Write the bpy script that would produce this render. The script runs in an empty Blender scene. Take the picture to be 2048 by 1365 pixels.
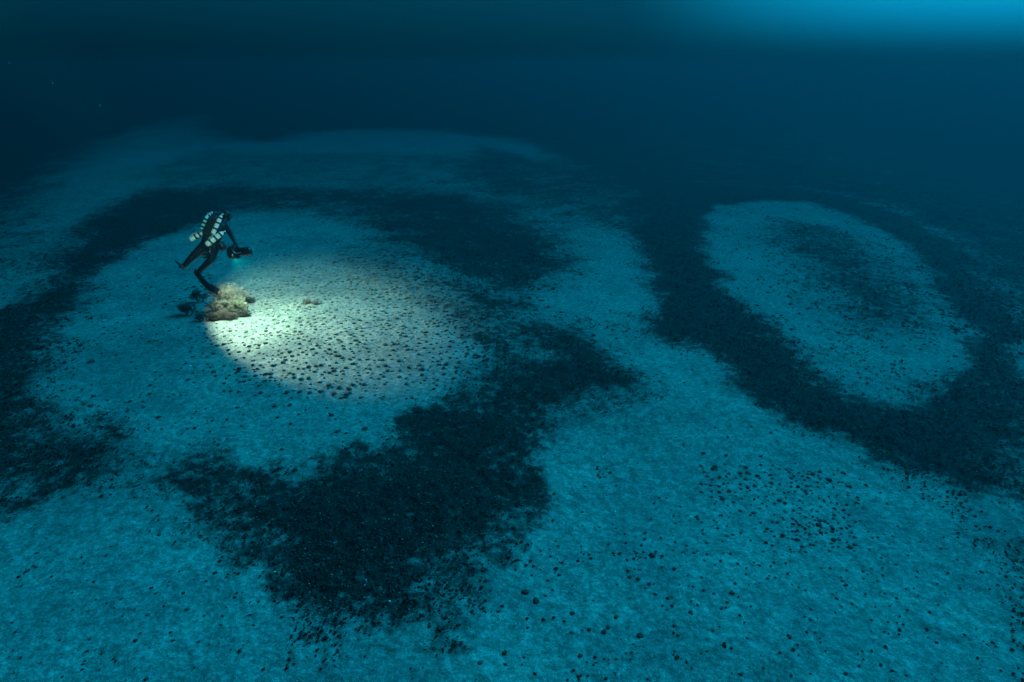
import bpy, bmesh, math, random
import numpy as np
from mathutils import Vector, Matrix, noise as mnoise

# ------------------------------------------------------------------ camera, water light, sun, exposure
C = bpy.context.scene
COL = C.collection
H_CAM, PITCH, FPX = 6.0, math.radians(22.3), 1334.0
cam = bpy.data.cameras.new('camera')
cam.sensor_width = 36.0
cam.lens = 36.0 * FPX / 2048.0
cam.clip_end = 3000.0
camo = bpy.data.objects.new('camera', cam)
camo.location = (0, 0, H_CAM)
camo.rotation_euler = (math.pi / 2 - PITCH, 0, 0)
COL.objects.link(camo)
C.camera = camo

SUN_DIR = Vector((0.68, 0.58, 0.66)).normalized()        # towards the bright surface, up and to the right
SUN_EL = math.asin(SUN_DIR.z)
SUN_AZ = math.atan2(SUN_DIR.x, SUN_DIR.y)
world = bpy.data.worlds.new('World')
C.world = world
world.use_nodes = True
wn, wl = world.node_tree.nodes, world.node_tree.links
wn.clear()
w_out = wn.new('ShaderNodeOutputWorld')
w_bg = wn.new('ShaderNodeBackground')
w_sky = wn.new('ShaderNodeTexSky')
w_sky.sky_type = 'NISHITA'
w_sky.sun_disc = False
w_sky.sun_elevation = SUN_EL
w_sky.sun_rotation = SUN_AZ
w_tc = wn.new('ShaderNodeTexCoord')
w_dot = wn.new('ShaderNodeVectorMath'); w_dot.operation = 'DOT_PRODUCT'
w_dot.inputs[1].default_value = Vector((0.62, 0.78, 0.10)).normalized()
wl.new(w_tc.outputs['Generated'], w_dot.inputs[0])
w_mr = wn.new('ShaderNodeMapRange'); w_mr.interpolation_type = 'SMOOTHSTEP'
w_mr.inputs['From Min'].default_value = 0.86
w_mr.inputs['From Max'].default_value = 1.012
w_mr.inputs['To Min'].default_value = 0.05
w_mr.inputs['To Max'].default_value = 0.43
wl.new(w_dot.outputs['Value'], w_mr.inputs['Value'])
w_tint = wn.new('ShaderNodeMix'); w_tint.data_type = 'RGBA'; w_tint.blend_type = 'MULTIPLY'
w_tint.inputs['Factor'].default_value = 1.0
w_tint.inputs['B'].default_value = (0.003, 0.44, 0.80, 1)      # the colour water lets through
w_bw = wn.new('ShaderNodeRGBToBW'); wl.new(w_sky.outputs['Color'], w_bw.inputs[0])
wl.new(w_bw.outputs[0], w_tint.inputs['A'])
w_sc = wn.new('ShaderNodeVectorMath'); w_sc.operation = 'SCALE'
wl.new(w_tint.outputs['Result'], w_sc.inputs[0])
w_sep = wn.new('ShaderNodeSeparateXYZ'); wl.new(w_tc.outputs['Generated'], w_sep.inputs[0])
w_el = wn.new('ShaderNodeMapRange'); w_el.interpolation_type = 'SMOOTHSTEP'
w_el.inputs['From Min'].default_value = -0.012; w_el.inputs['From Max'].default_value = 0.15
wl.new(w_sep.outputs['Z'], w_el.inputs['Value'])
w_mul = wn.new('ShaderNodeMath'); w_mul.operation = 'MULTIPLY_ADD'
wl.new(w_mr.outputs['Result'], w_mul.inputs[0]); wl.new(w_el.outputs['Result'], w_mul.inputs[1]); w_mul.inputs[2].default_value = 0.028
wl.new(w_mul.outputs[0], w_sc.inputs['Scale'])
wl.new(w_sc.outputs['Vector'], w_bg.inputs['Color'])
w_bg.inputs['Strength'].default_value = 0.15
wl.new(w_bg.outputs['Background'], w_out.inputs['Surface'])

sl = bpy.data.lights.new('sun', 'SUN')
sl.energy = 5.0
sl.angle = math.radians(40)
sl.color = (0.008, 0.50, 0.80)                               # daylight after a deep column of sea water
so = bpy.data.objects.new('sun', sl)
so.rotation_euler = (-SUN_DIR).to_track_quat('-Z', 'Y').to_euler()
so.location = (0, 0, 30)
COL.objects.link(so)

C.view_settings.view_transform = 'Standard'
C.view_settings.look = 'None'
C.view_settings.exposure = 1.02
C.view_settings.gamma = 1.0
C.render.engine = 'CYCLES'
C.cycles.use_denoising = True
C.cycles.max_bounces = 6
C.cycles.volume_bounces = 0
C.cycles.transparent_max_bounces = 8

WATER_DENSITY = 0.085
WATER_SCATTER = (0.0, 0.0225, 0.0262)
WATER_ABSORB = (0.0, 0.43, 0.495)
WATER_G = 0.40

# ------------------------------------------------------------------ geometry helpers
CF = np.array([0, math.cos(PITCH), -math.sin(PITCH)])
CU = np.array([0, math.sin(PITCH), math.cos(PITCH)])
CR = np.array([1.0, 0, 0])
CO = np.array([0, 0, H_CAM])


def base_height(x, y):
    """Large relief of the sea bed: a plateau that falls away to the right and gently to the left."""
    x = np.asarray(x, float); y = np.asarray(y, float)
    r = x - (10.2 + 0.36 * (y - 8.0))
    z = -0.16 * np.log1p(np.exp(np.clip(r / 1.5, -30, 30))) * 1.5
    l = -x - (17.0 + 0.45 * (y - 18.0))
    z = z - 0.12 * np.log1p(np.exp(np.clip(l / 2.0, -30, 30))) * 2.0
    return np.maximum(z, -14.0)


def ground_at(px, py):
    """Point of the sea bed seen at a pixel of the 2048 px photograph (survey of the bottom)."""
    d = CF + CR * (px - 1024) / FPX - CU * (py - 682.5) / FPX
    t = H_CAM / max(-d[2], 0.008)
    for _ in range(12):
        p = CO + d * t
        t = (H_CAM - float(base_height(p[0], p[1]))) / max(-d[2], 0.008)
    p = CO + d * t
    return np.array([p[0], p[1], float(base_height(p[0], p[1]))])


def _hash(ix, iy, seed):
    h = (ix.astype(np.int64) * 374761393 + iy.astype(np.int64) * 668265263 + seed * 974634777) & 0xffffffff
    h = ((h ^ (h >> 13)) * 1274126177) & 0xffffffff
    h = h ^ (h >> 16)
    return (h & 0xffff) / 65535.0


def vnoise(x, y, seed=0):
    ix, iy = np.floor(x), np.floor(y)
    fx, fy = x - ix, y - iy
    fx = fx * fx * (3 - 2 * fx); fy = fy * fy * (3 - 2 * fy)
    a = _hash(ix, iy, seed); b = _hash(ix + 1, iy, seed)
    c = _hash(ix, iy + 1, seed); d = _hash(ix + 1, iy + 1, seed)
    return (a * (1 - fx) + b * fx) * (1 - fy) + (c * (1 - fx) + d * fx) * fy


def fbm(x, y, octaves=4, seed=0):
    s, a, t = 0.0, 0.5, 0.0
    for o in range(octaves):
        s = s + a * vnoise(x * 2 ** o, y * 2 ** o, seed + o * 17)
        t += a; a *= 0.5
    return s / t


# ------------------------------------------------------------------ algae cover of the bottom (dark rings; dark water and haze painted in)
# each: (outline on the photo, how dark, edge softness in metres, +1 adds / -1 clears)
P = []
P.append(([(-120, 640), (40, 600), (110, 530), (180, 440), (260, 395), (330, 380), (420, 395), (430, 440), (330, 470), (260, 505), (205, 550),
           (180, 600), (130, 640), (110, 700), (95, 760), (120, 830), (130, 900), (90, 960), (60, 1005), (-120, 1020)], .88, 1.3))
P.append(([(110, 860), (150, 890), (205, 860), (240, 850), (255, 890), (300, 900), (330, 940), (400, 930), (470, 960), (440, 1010), (380, 1020),
           (300, 1000), (200, 1010), (100, 1000), (40, 1010), (60, 930)], .68, .9))
P.append(([(330, 385), (450, 372), (620, 378), (800, 378), (950, 392), (1060, 415), (1130, 470), (1150, 520), (1130, 565), (1050, 580),
           (960, 570), (900, 535), (820, 510), (740, 485), (660, 445), (560, 428), (430, 432), (330, 470)], .66, 2.0))
P.append(([(770, 400), (900, 395), (980, 440), (1080, 480), (1130, 520), (1100, 555), (1040, 560), (990, 590), (930, 565), (880, 520),
           (820, 490), (780, 440)], .62, 1.4))
P.append(([(900, 560), (1000, 590), (1060, 590), (1120, 640), (1090, 690), (1040, 690), (990, 680), (930, 640)], .60, .9))
P.append(([(640, 480), (760, 490), (900, 560), (1000, 650), (960, 680), (860, 640), (740, 580), (650, 530)], .42, 1.0))
P.append(([(1002, 676), (1040, 700), (1081, 717), (1096, 711), (1080, 690), (1090, 665), (1130, 655), (1172, 636), (1198, 655), (1212, 688),
           (1257, 717), (1274, 746), (1276, 790), (1240, 803), (1175, 797), (1152, 808), (1116, 838), (1093, 856), (1064, 868), (1060, 892),
           (1023, 912), (1058, 945), (1060, 990), (1000, 1025), (964, 1065), (952, 1120), (932, 1180), (902, 1225), (892, 1285), (850, 1305),
           (780, 1312), (700, 1292), (650, 1272), (618, 1235), (600, 1205), (556, 1190), (542, 1130), (525, 1100), (495, 1080), (475, 1040),
           (500, 1010), (520, 980), (600, 955), (660, 935), (720, 918), (780, 915), (823, 881), (832, 856), (900, 868), (950, 880),
           (964, 852), (966, 817), (1014, 787), (1002, 764), (1010, 730)], .95, 1.2))
P.append(([(340, 930), (440, 885), (520, 925), (600, 930), (700, 900), (800, 880), (830, 850), (900, 820), (960, 800), (960, 860), (800, 930), (600, 1000),
           (520, 1070), (560, 1180), (480, 1150), (430, 1160), (440, 1090), (400, 1050)], .5, .5))
P.append(([(1060, 880), (1110, 850), (1180, 810), (1290, 800), (1230, 840), (1150, 890), (1090, 950), (1120, 1000), (1060, 1060), (1010, 1120),
           (1000, 1200), (940, 1290), (860, 1330), (880, 1250), (960, 1100)], .36, .4))
P.append(([(1265, 400), (1300, 378), (1400, 368), (1550, 372), (1700, 396), (1810, 436), (1910, 505), (1985, 595), (2018, 680), (2018, 770), (2000, 860),
           (1985, 950), (1900, 962), (1800, 932), (1700, 892), (1600, 862), (1530, 815), (1478, 782), (1440, 732), (1400, 712), (1380, 692),
           (1340, 682), (1280, 665), (1265, 630), (1310, 615), (1292, 560), (1275, 480)], 1.0, .9))
P.append(([(1408, 425), (1440, 410), (1510, 404), (1600, 404), (1690, 424), (1770, 460), (1835, 508), (1895, 570), (1945, 640), (1952, 720),
           (1938, 770), (1880, 792), (1800, 816), (1720, 802), (1680, 790), (1640, 760), (1590, 705), (1560, 682), (1530, 640), (1470, 600),
           (1440, 560), (1422, 520), (1410, 480)], -.94, .8))
P.append(([(1560, 442), (1660, 455), (1740, 505), (1800, 570), (1815, 635), (1750, 655), (1690, 618), (1640, 560), (1590, 510), (1545, 465)], .60, 1.5))
P.append(([(1400, 400), (1700, 410), (1950, 600), (1950, 800), (1700, 810), (1500, 620)], .29, 1.2))
P.append(([(1700, 400), (1800, 436), (1905, 500), (1985, 590), (2022, 690), (2018, 800), (1988, 950), (1900, 945), (1925, 820), (1968, 750), (1966, 650), (1912, 562), (1846, 498), (1765, 444)], .95, .9))
P.append(([(860, 800), (1000, 720), (1080, 800), (1060, 900), (940, 960), (860, 960), (830, 880)], .55, .6))
P.append(([(420, 262), (470, 280), (540, 282), (600, 266), (700, 258), (820, 258), (900, 262), (975, 272), (1060, 262), (1000, 190), (700, 185),
           (520, 185), (410, 215)], .9, 4.0))
P.append(([(150, 330), (250, 250), (420, 225), (1000, 240), (1250, 370), (1150, 360), (900, 320), (600, 300), (300, 310)], .30, 6.0))  # haze over the far sand, painted in as partial cover
P.append(([(-300, 100), (2300, 100), (2300, 200), (1000, 225), (600, 225), (400, 222), (250, 232), (-300, 250)], .9, 8.0))  # far bottom dissolving into dark water, painted as cover
P.append(([(180, 262), (215, 276), (260, 262), (230, 250)], .7, 1.2))
P.append(([(975, 265), (1060, 290), (1130, 325), (1230, 380), (1290, 392), (1450, 376), (1600, 380), (1750, 412), (1850, 462), (1950, 552), (2035, 680),
           (2300, 720), (2300, 170), (950, 170)], .84, 2.6))  # dark open water beyond the right ring, painted as cover
P.append(([(-200, 130), (-200, 620), (-20, 570), (60, 480), (110, 390), (170, 315), (250, 262), (420, 222), (420, 130)], .85, 5.0))  # dark water at the upper left, painted as cover
P.append(([(100, 520), (250, 330), (420, 300), (700, 300), (1000, 310), (1200, 390), (1290, 420), (1260, 520), (1150, 480), (900, 400), (400, 400), (250, 440)], .34, 3.0))
P.append(([(2010, 800), (2035, 900), (2030, 1050), (1990, 1090), (2025, 1200), (2030, 1400), (2300, 1400), (2300, 700)], .68, .9))  # dimming towards the right edge, painted as cover
P.append(([(1900, 990), (1990, 1000), (2000, 1060), (1940, 1060), (1900, 1020)], .35, .4))
P.append(([(290, 1080), (330, 1060), (335, 1100), (310, 1120)], .45, .25))
P.append(([(190, 855), (225, 830), (250, 835), (225, 870)], .45, .3))
P.append(([(1440, 950), (1560, 930), (1700, 960), (1760, 1040), (1700, 1090), (1600, 1060), (1500, 1020)], .12, .6))


def signed_distance(x, y, poly):
    """>0 inside; metres."""
    inside = np.zeros(x.shape, bool)
    best = np.full(x.shape, 1e9)
    n = len(poly)
    for i in range(n):
        x0, y0 = poly[i]; x1, y1 = poly[(i + 1) % n]
        dx, dy = x1 - x0, y1 - y0
        L = dx * dx + dy * dy + 1e-12
        t = np.clip(((x - x0) * dx + (y - y0) * dy) / L, 0, 1)
        d = (x - x0 - t * dx) ** 2 + (y - y0 - t * dy) ** 2
        best = np.minimum(best, d)
        cr = ((y0 > y) != (y1 > y)) & (x < (x1 - x0) * (y - y0) / ((y1 - y0) if abs(y1 - y0) > 1e-9 else 1e-9) + x0)
        inside ^= cr
    return np.where(inside, 1, -1) * np.sqrt(best)


P.append(([(950, 290), (1150, 330), (1300, 390), (1290, 470), (1210, 460), (1120, 420), (950, 375)], .55, 2.2))
P.append(([(240, 340), (420, 305), (700, 310), (980, 320), (1000, 390), (760, 375), (420, 375), (250, 400)], .26, 2.5))


POLYS = [([tuple(ground_at(*q)[:2]) for q in pts], s, soft) for pts, s, soft in P]


def cover(x, y):
    # edges wander a little so the patches read as grown, not drawn
    wx = x + (fbm(x * .9, y * .9, 3, 5) - .5) * 1.0 + (fbm(x * 3.1, y * 3.1, 3, 9) - .5) * .35
    wy = y + (fbm(x * .9, y * .9, 3, 25) - .5) * 1.0 + (fbm(x * 3.1, y * 3.1, 3, 29) - .5) * .35
    c = np.zeros(x.shape) + .03
    for poly, s, soft in POLYS:
        d = signed_distance(wx, wy, poly)
        k = np.clip(d / soft * .5 + .5, 0, 1)
        k = k * k * (3 - 2 * k)
        if s > 0:
            c = 1 - (1 - c) * (1 - k * s)
        else:
            c = c * (1 + k * s)
    hole = np.clip((fbm(x * .62 + 7, y * .62, 4, 131) - .53) * 5, 0, 1)
    return c * (1 - .12 * hole)


# ------------------------------------------------------------------ materials
def mat(name, color=(.5, .5, .5), rough=.7, metal=0.0, var=0.0, scale=20.0, bump=0.0, spec=.3, c2=None, emit=None):
    m = bpy.data.materials.new(name); m.use_nodes = True
    n, l = m.node_tree.nodes, m.node_tree.links
    b = n['Principled BSDF']
    b.inputs['Roughness'].default_value = rough
    b.inputs['Metallic'].default_value = metal
    b.inputs['Specular IOR Level'].default_value = spec
    tc = n.new('ShaderNodeTexCoord')
    t = n.new('ShaderNodeTexNoise'); t.inputs['Scale'].default_value = scale; t.inputs['Detail'].default_value = 5
    l.new(tc.outputs['Object'], t.inputs['Vector'])
    r = n.new('ShaderNodeMix'); r.data_type = 'RGBA'
    d = c2 if c2 else tuple(max(0, v * (1 - var)) for v in color)
    r.inputs['A'].default_value = (*d, 1); r.inputs['B'].default_value = (*color, 1)
    mr = n.new('ShaderNodeMapRange'); mr.inputs['From Min'].default_value = .35; mr.inputs['From Max'].default_value = .65
    l.new(t.outputs['Fac'], mr.inputs['Value']); l.new(mr.outputs['Result'], r.inputs['Factor'])
    l.new(r.outputs['Result'], b.inputs['Base Color'])
    if bump:
        bp = n.new('ShaderNodeBump'); bp.inputs['Strength'].default_value = bump; bp.inputs['Distance'].default_value = .01
        l.new(t.outputs['Fac'], bp.inputs['Height']); l.new(bp.outputs['Normal'], b.inputs['Normal'])
    if emit:
        b.inputs['Emission Color'].default_value = (*emit[0], 1); b.inputs['Emission Strength'].default_value = emit[1]
    return m


def seabed_material():
    m = bpy.data.materials.new('sand_algae_and_haze'); m.use_nodes = True
    n, l = m.node_tree.nodes, m.node_tree.links
    b = n['Principled BSDF']
    b.inputs['Roughness'].default_value = .95
    b.inputs['Specular IOR Level'].default_value = .08
    g = n.new('ShaderNodeNewGeometry')
    a = n.new('ShaderNodeAttribute'); a.attribute_name = 'algae_and_haze'

    def tex(scale, detail, rough=.55):
        t = n.new('ShaderNodeTexNoise'); t.inputs['Scale'].default_value = scale
        t.inputs['Detail'].default_value = detail; t.inputs['Roughness'].default_value = rough
        l.new(g.outputs['Position'], t.inputs['Vector'])
        return t.outputs['Fac']

    def math_(op, x, y):
        q = n.new('ShaderNodeMath'); q.operation = op
        for i, v in enumerate((x, y)):
            if isinstance(v, (int, float)):
                q.inputs[i].default_value = v
            else:
                l.new(v, q.inputs[i])
        return q.outputs[0]

    def rng(v, f0, f1, t0=0., t1=1., smooth=True):
        q = n.new('ShaderNodeMapRange')
        if smooth: q.interpolation_type = 'SMOOTHSTEP'
        q.inputs['From Min'].default_value = f0; q.inputs['From Max'].default_value = f1
        q.inputs['To Min'].default_value = t0; q.inputs['To Max'].default_value = t1
        l.new(v, q.inputs['Value']); return q.outputs['Result']

    def mix(f, x, y, blend='MIX'):
        q = n.new('ShaderNodeMix'); q.data_type = 'RGBA'; q.blend_type = blend
        if isinstance(f, float): q.inputs['Factor'].default_value = f
        else: l.new(f, q.inputs['Factor'])
        for k, v in (('A', x), ('B', y)):
            if isinstance(v, tuple): q.inputs[k].default_value = (*v, 1)
            else: l.new(v, q.inputs[k])
        return q.outputs['Result']

    big, mid, fine, grain, mott = tex(.9, 4), tex(4.5, 6, .65), tex(22, 5, .7), tex(70, 3, .7), tex(10.5, 5, .72)
    t = math_('ADD', a.outputs['Fac'], math_('MULTIPLY', math_('SUBTRACT', big, .5), .75))
    t = math_('ADD', t, math_('MULTIPLY', math_('SUBTRACT', mid, .5), 1.45))
    t = math_('ADD', t, math_('MULTIPLY', math_('SUBTRACT', fine, .5), .75))
    fac = rng(t, .30, .81)
    sand = mix(rng(mid, .3, .7), (.33, .315, .27), (.46, .44, .385))
    sand = mix(rng(big, .3, .7), mix(1.0, sand, (.70, .75, .78), 'MULTIPLY'), sand)
    sand = mix(rng(fine, .30, .72), mix(1.0, sand, (.56, .58, .58), 'MULTIPLY'), sand)
    sand = mix(rng(mott, .34, .66), mix(1.0, sand, (.66, .69, .71), 'MULTIPLY'), mix(1.0, sand, (1.36, 1.36, 1.35), 'MULTIPLY'))
    sand = mix(rng(grain, .3, .7), mix(1.0, sand, (.66, .66, .66), 'MULTIPLY'), mix(1.0, sand, (1.30, 1.30, 1.30), 'MULTIPLY'))
    wide = tex(.33, 5, .6)
    sand = mix(rng(wide, .38, .62), mix(1.0, sand, (.82, .84, .86), 'MULTIPLY'), sand)
    weed = mix(rng(fine, .3, .7), (.004, .005, .005), (.024, .025, .023))
    weed = mix(rng(mid, .48, .68), weed, mix(.16, weed, (.09, .09, .08)))
    vor = n.new('ShaderNodeTexVoronoi'); vor.inputs['Scale'].default_value = 9.0
    l.new(g.outputs['Position'], vor.inputs['Vector'])
    bits = math_('MULTIPLY', rng(vor.outputs['Distance'], .16, .05), rng(mid, .45, .62))
    weed = mix(math_('MULTIPLY', bits, .55), weed, (.30, .30, .27))
    col = mix(fac, sand, weed)
    l.new(col, b.inputs['Base Color'])
    bp = n.new('ShaderNodeBump'); bp.inputs['Strength'].default_value = .6; bp.inputs['Distance'].default_value = .03
    l.new(math_('ADD', fine, math_('MULTIPLY', fac, .5)), bp.inputs['Height'])
    l.new(bp.outputs['Normal'], b.inputs['Normal'])
    return m


M = dict(
    suit=mat('black_drysuit', (.004, .0065, .009), .6, var=.5, scale=9, bump=.3),
    rubber=mat('black_rubber', (.012, .012, .013), .5, var=.4, scale=15),
    plastic=mat('black_plastic', (.016, .017, .018), .4, var=.4, scale=12),
    pack=mat('charcoal_case', (.022, .026, .03), .55, var=.5, scale=18, bump=.2),
    white=mat('white_painted_steel', (.86, .87, .85), .35, var=.12, scale=14, spec=.5),
    turq=mat('steel_tinted_by_water_light', (.25, .72, .74), .35, var=.2, scale=14, spec=.5),  # white cylinder with blue-green water light painted into its colour
    steel=mat('brushed_steel', (.55, .56, .57), .35, metal=.8, var=.3, scale=30),
    glass=mat('dark_mask_glass', (.02, .03, .035), .08, spec=.6),
    skin=mat('skin', (.45, .30, .24), .55, var=.15),
    nodule=mat('dark_algae_crust', (.095, .092, .078), .95, c2=(.028, .029, .026), scale=38, bump=.6, spec=.05),
    nodule_pale=mat('silted_algae_crust', (.20, .195, .165), .95, c2=(.07, .07, .06), scale=30, bump=.6, spec=.05),
    nodule_lit=mat('algae_crust_lit_copy', (.15, .16, .125), .95, c2=(.035, .040, .032), scale=38, bump=.6, spec=.05),  # lit copy of the dark crust, lamp light put into its colour
    fan_white=mat('pale_sea_fan', (.30, .255, .21), .9, c2=(.075, .062, .052), scale=11, spec=.1),
    fan_cream=mat('cream_sea_fan', (.30, .28, .20), .9, c2=(.08, .072, .05), scale=12, spec=.1),
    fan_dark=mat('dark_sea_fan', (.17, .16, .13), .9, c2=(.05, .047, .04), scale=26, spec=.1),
    stem=mat('coral_stem', (.10, .075, .06), .9, var=.5, scale=40, spec=.1),
    rock=mat('encrusted_rock', (.085, .072, .060), .95, c2=(.025, .022, .020), scale=14, bump=1.0, spec=.08),
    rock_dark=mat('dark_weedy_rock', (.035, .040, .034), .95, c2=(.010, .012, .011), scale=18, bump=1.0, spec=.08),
    sponge=mat('olive_grey_sponge', (.17, .16, .12), .95, c2=(.08, .075, .055), scale=34, bump=.8, spec=.08),
    sponge_rim=mat('pale_sponge_rim', (.55, .53, .40), .9, c2=(.34, .32, .24), scale=30, spec=.08),
    red=mat('red_tuft', (.24, .105, .09), .9, c2=(.12, .06, .05), scale=40, spec=.08),
    grey=mat('grey_plume', (.22, .20, .19), .9, c2=(.10, .09, .085), scale=40, spec=.08),
    shell=mat('white_shell', (.82, .80, .74), .5, var=.15, scale=60),
    pebble=mat('dark_weed_rubble', (.045, .045, .040), .95, c2=(.009, .009, .009), scale=7, spec=.05),
    chip=mat('pale_shell_grit', (.46, .45, .40), .8, c2=(.24, .23, .2), scale=7, spec=.1),
    cord=mat('white_cord', (.7, .7, .66), .8),
)
M['lens'] = mat('lit_lamp_glass', (1, .95, .85), .3, emit=((1, .8, .6), 6.0))
M['seabed'] = seabed_material()


# ------------------------------------------------------------------ object helpers
def link(name, me, m=None, parent=None, smooth=True):
    o = bpy.data.objects.new(name, me); COL.objects.link(o)
    if m is not None: me.materials.append(m)
    if smooth:
        me.polygons.foreach_set('use_smooth', [True] * len(me.polygons))
    if parent is not None:
        o.parent = parent
        o.matrix_parent_inverse = Matrix.Translation(parent.location).inverted()
    return o


def obj(name, bm, m, parent=None, smooth=True):
    bmesh.ops.recalc_face_normals(bm, faces=bm.faces)
    me = bpy.data.meshes.new(name); bm.to_mesh(me); bm.free()
    return link(name, me, m, parent, smooth)


def tag(o, label=None, cat=None, group=None, kind=None):
    if label: o['label'] = label
    if cat: o['category'] = cat
    if group: o['group'] = group
    if kind: o['kind'] = kind
    return o


def thing(name, loc, label, cat, group=None):
    o = bpy.data.objects.new(name, None); COL.objects.link(o)
    o.location = Vector(loc); o.empty_display_size = .1
    return tag(o, label, cat, group)


def frame(d):
    d = Vector(d).normalized()
    u = d.cross(Vector((0, 0, 1)))
    if u.length < 1e-4: u = d.cross(Vector((1, 0, 0)))
    u.normalize()
    return u, d.cross(u).normalized()


def add_lathe(bm, a, b, prof, seg=20):
    """Revolve prof [(t along a->b in metres, radius)] about the axis a->b."""
    a, b = Vector(a), Vector(b); d = (b - a).normalized(); u, v = frame(d)
    rings = []
    for t, r in prof:
        c = a + d * t
        if r < 1e-5:
            rings.append([bm.verts.new(c)])
        else:
            rings.append([bm.verts.new(c + (u * math.cos(2 * math.pi * k / seg) + v * math.sin(2 * math.pi * k / seg)) * r) for k in range(seg)])
    for p, q in zip(rings, rings[1:]):
        for k in range(seg):
            k2 = (k + 1) % seg
            if len(p) == 1 and len(q) == 1: continue
            if len(p) == 1: bm.faces.new((p[0], q[k], q[k2]))
            elif len(q) == 1: bm.faces.new((p[k], q[0], p[k2]))
            else: bm.faces.new((p[k], q[k], q[k2], p[k2]))
    if len(rings[0]) > 1: bm.faces.new(rings[0][::-1])
    if len(rings[-1]) > 1: bm.faces.new(rings[-1])


def add_tube(bm, pts, rad, seg=8):
    pts = [Vector(p) for p in pts]
    if not isinstance(rad, (list, tuple)): rad = [rad] * len(pts)
    rings, u = [], None
    for i, p in enumerate(pts):
        d = (pts[min(i + 1, len(pts) - 1)] - pts[max(i - 1, 0)]).normalized()
        if u is None: u = frame(d)[0]
        u = (u - d * u.dot(d)).normalized()
        v = d.cross(u)
        rings.append([bm.verts.new(p + (u * math.cos(2 * math.pi * k / seg) + v * math.sin(2 * math.pi * k / seg)) * rad[i]) for k in range(seg)])
    for p, q in zip(rings, rings[1:]):
        for k in range(seg):
            bm.faces.new((p[k], q[k], q[(k + 1) % seg], p[(k + 1) % seg]))
    bm.faces.new(rings[0][::-1]); bm.faces.new(rings[-1])


def add_capsule(bm, a, b, r0, r1, seg=16):
    a, b = Vector(a), Vector(b); L = (b - a).length
    if L < 1e-5:
        b = a + Vector((0, 0, 1e-3)); L = 1e-3
    prof = [(-r0 * math.cos(t), r0 * math.sin(t)) for t in [0, .3, .6, .9, 1.2, math.pi / 2]]
    prof += [(L + r1 * math.sin(t), r1 * math.cos(t)) for t in [0, .35, .7, 1.0, 1.3, math.pi / 2]]
    prof[0] = (prof[0][0], 0); prof[-1] = (prof[-1][0], 0)
    add_lathe(bm, a, b, prof, seg)


def add_ball(bm, c, r, sub=2, rot=None):
    s = bmesh.ops.create_icosphere(bm, subdivisions=sub, radius=1.0)
    mtx = Matrix.Translation(Vector(c)) @ (rot.to_4x4() if rot else Matrix.Identity(4)) @ Matrix.Diagonal((*(r if hasattr(r, '__len__') else (r, r, r)), 1))
    bmesh.ops.transform(bm, matrix=mtx, verts=s['verts'])
    return s['verts']


def add_rbox(bm, c, axes, half, bev=.02):
    s = bmesh.ops.create_cube(bm, size=2.0)
    vs = s['verts']
    for v in vs:
        q = v.co.copy()
        v.co = Vector(c) + axes[0] * q.x * half[0] + axes[1] * q.y * half[1] + axes[2] * q.z * half[2]
    es = list({e for v in vs for e in v.link_edges})
    bmesh.ops.bevel(bm, geom=es, offset=bev, segments=3, affect='EDGES', profile=.6)


def fuse(name, bm, voxel, m, parent, smooth=6):
    """Melt overlapping volumes into one continuous skin."""
    o = obj(name, bm, m)
    md = o.modifiers.new('r', 'REMESH'); md.mode = 'VOXEL'; md.voxel_size = voxel
    if smooth:
        sm = o.modifiers.new('s', 'SMOOTH'); sm.iterations = smooth; sm.factor = .5
    dg = bpy.context.evaluated_depsgraph_get()
    me = bpy.data.meshes.new_from_object(o.evaluated_get(dg))
    bpy.data.objects.remove(o)
    if not me.materials: me.materials.append(m)
    me.name = name
    return link(name, me, None, parent)


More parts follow.
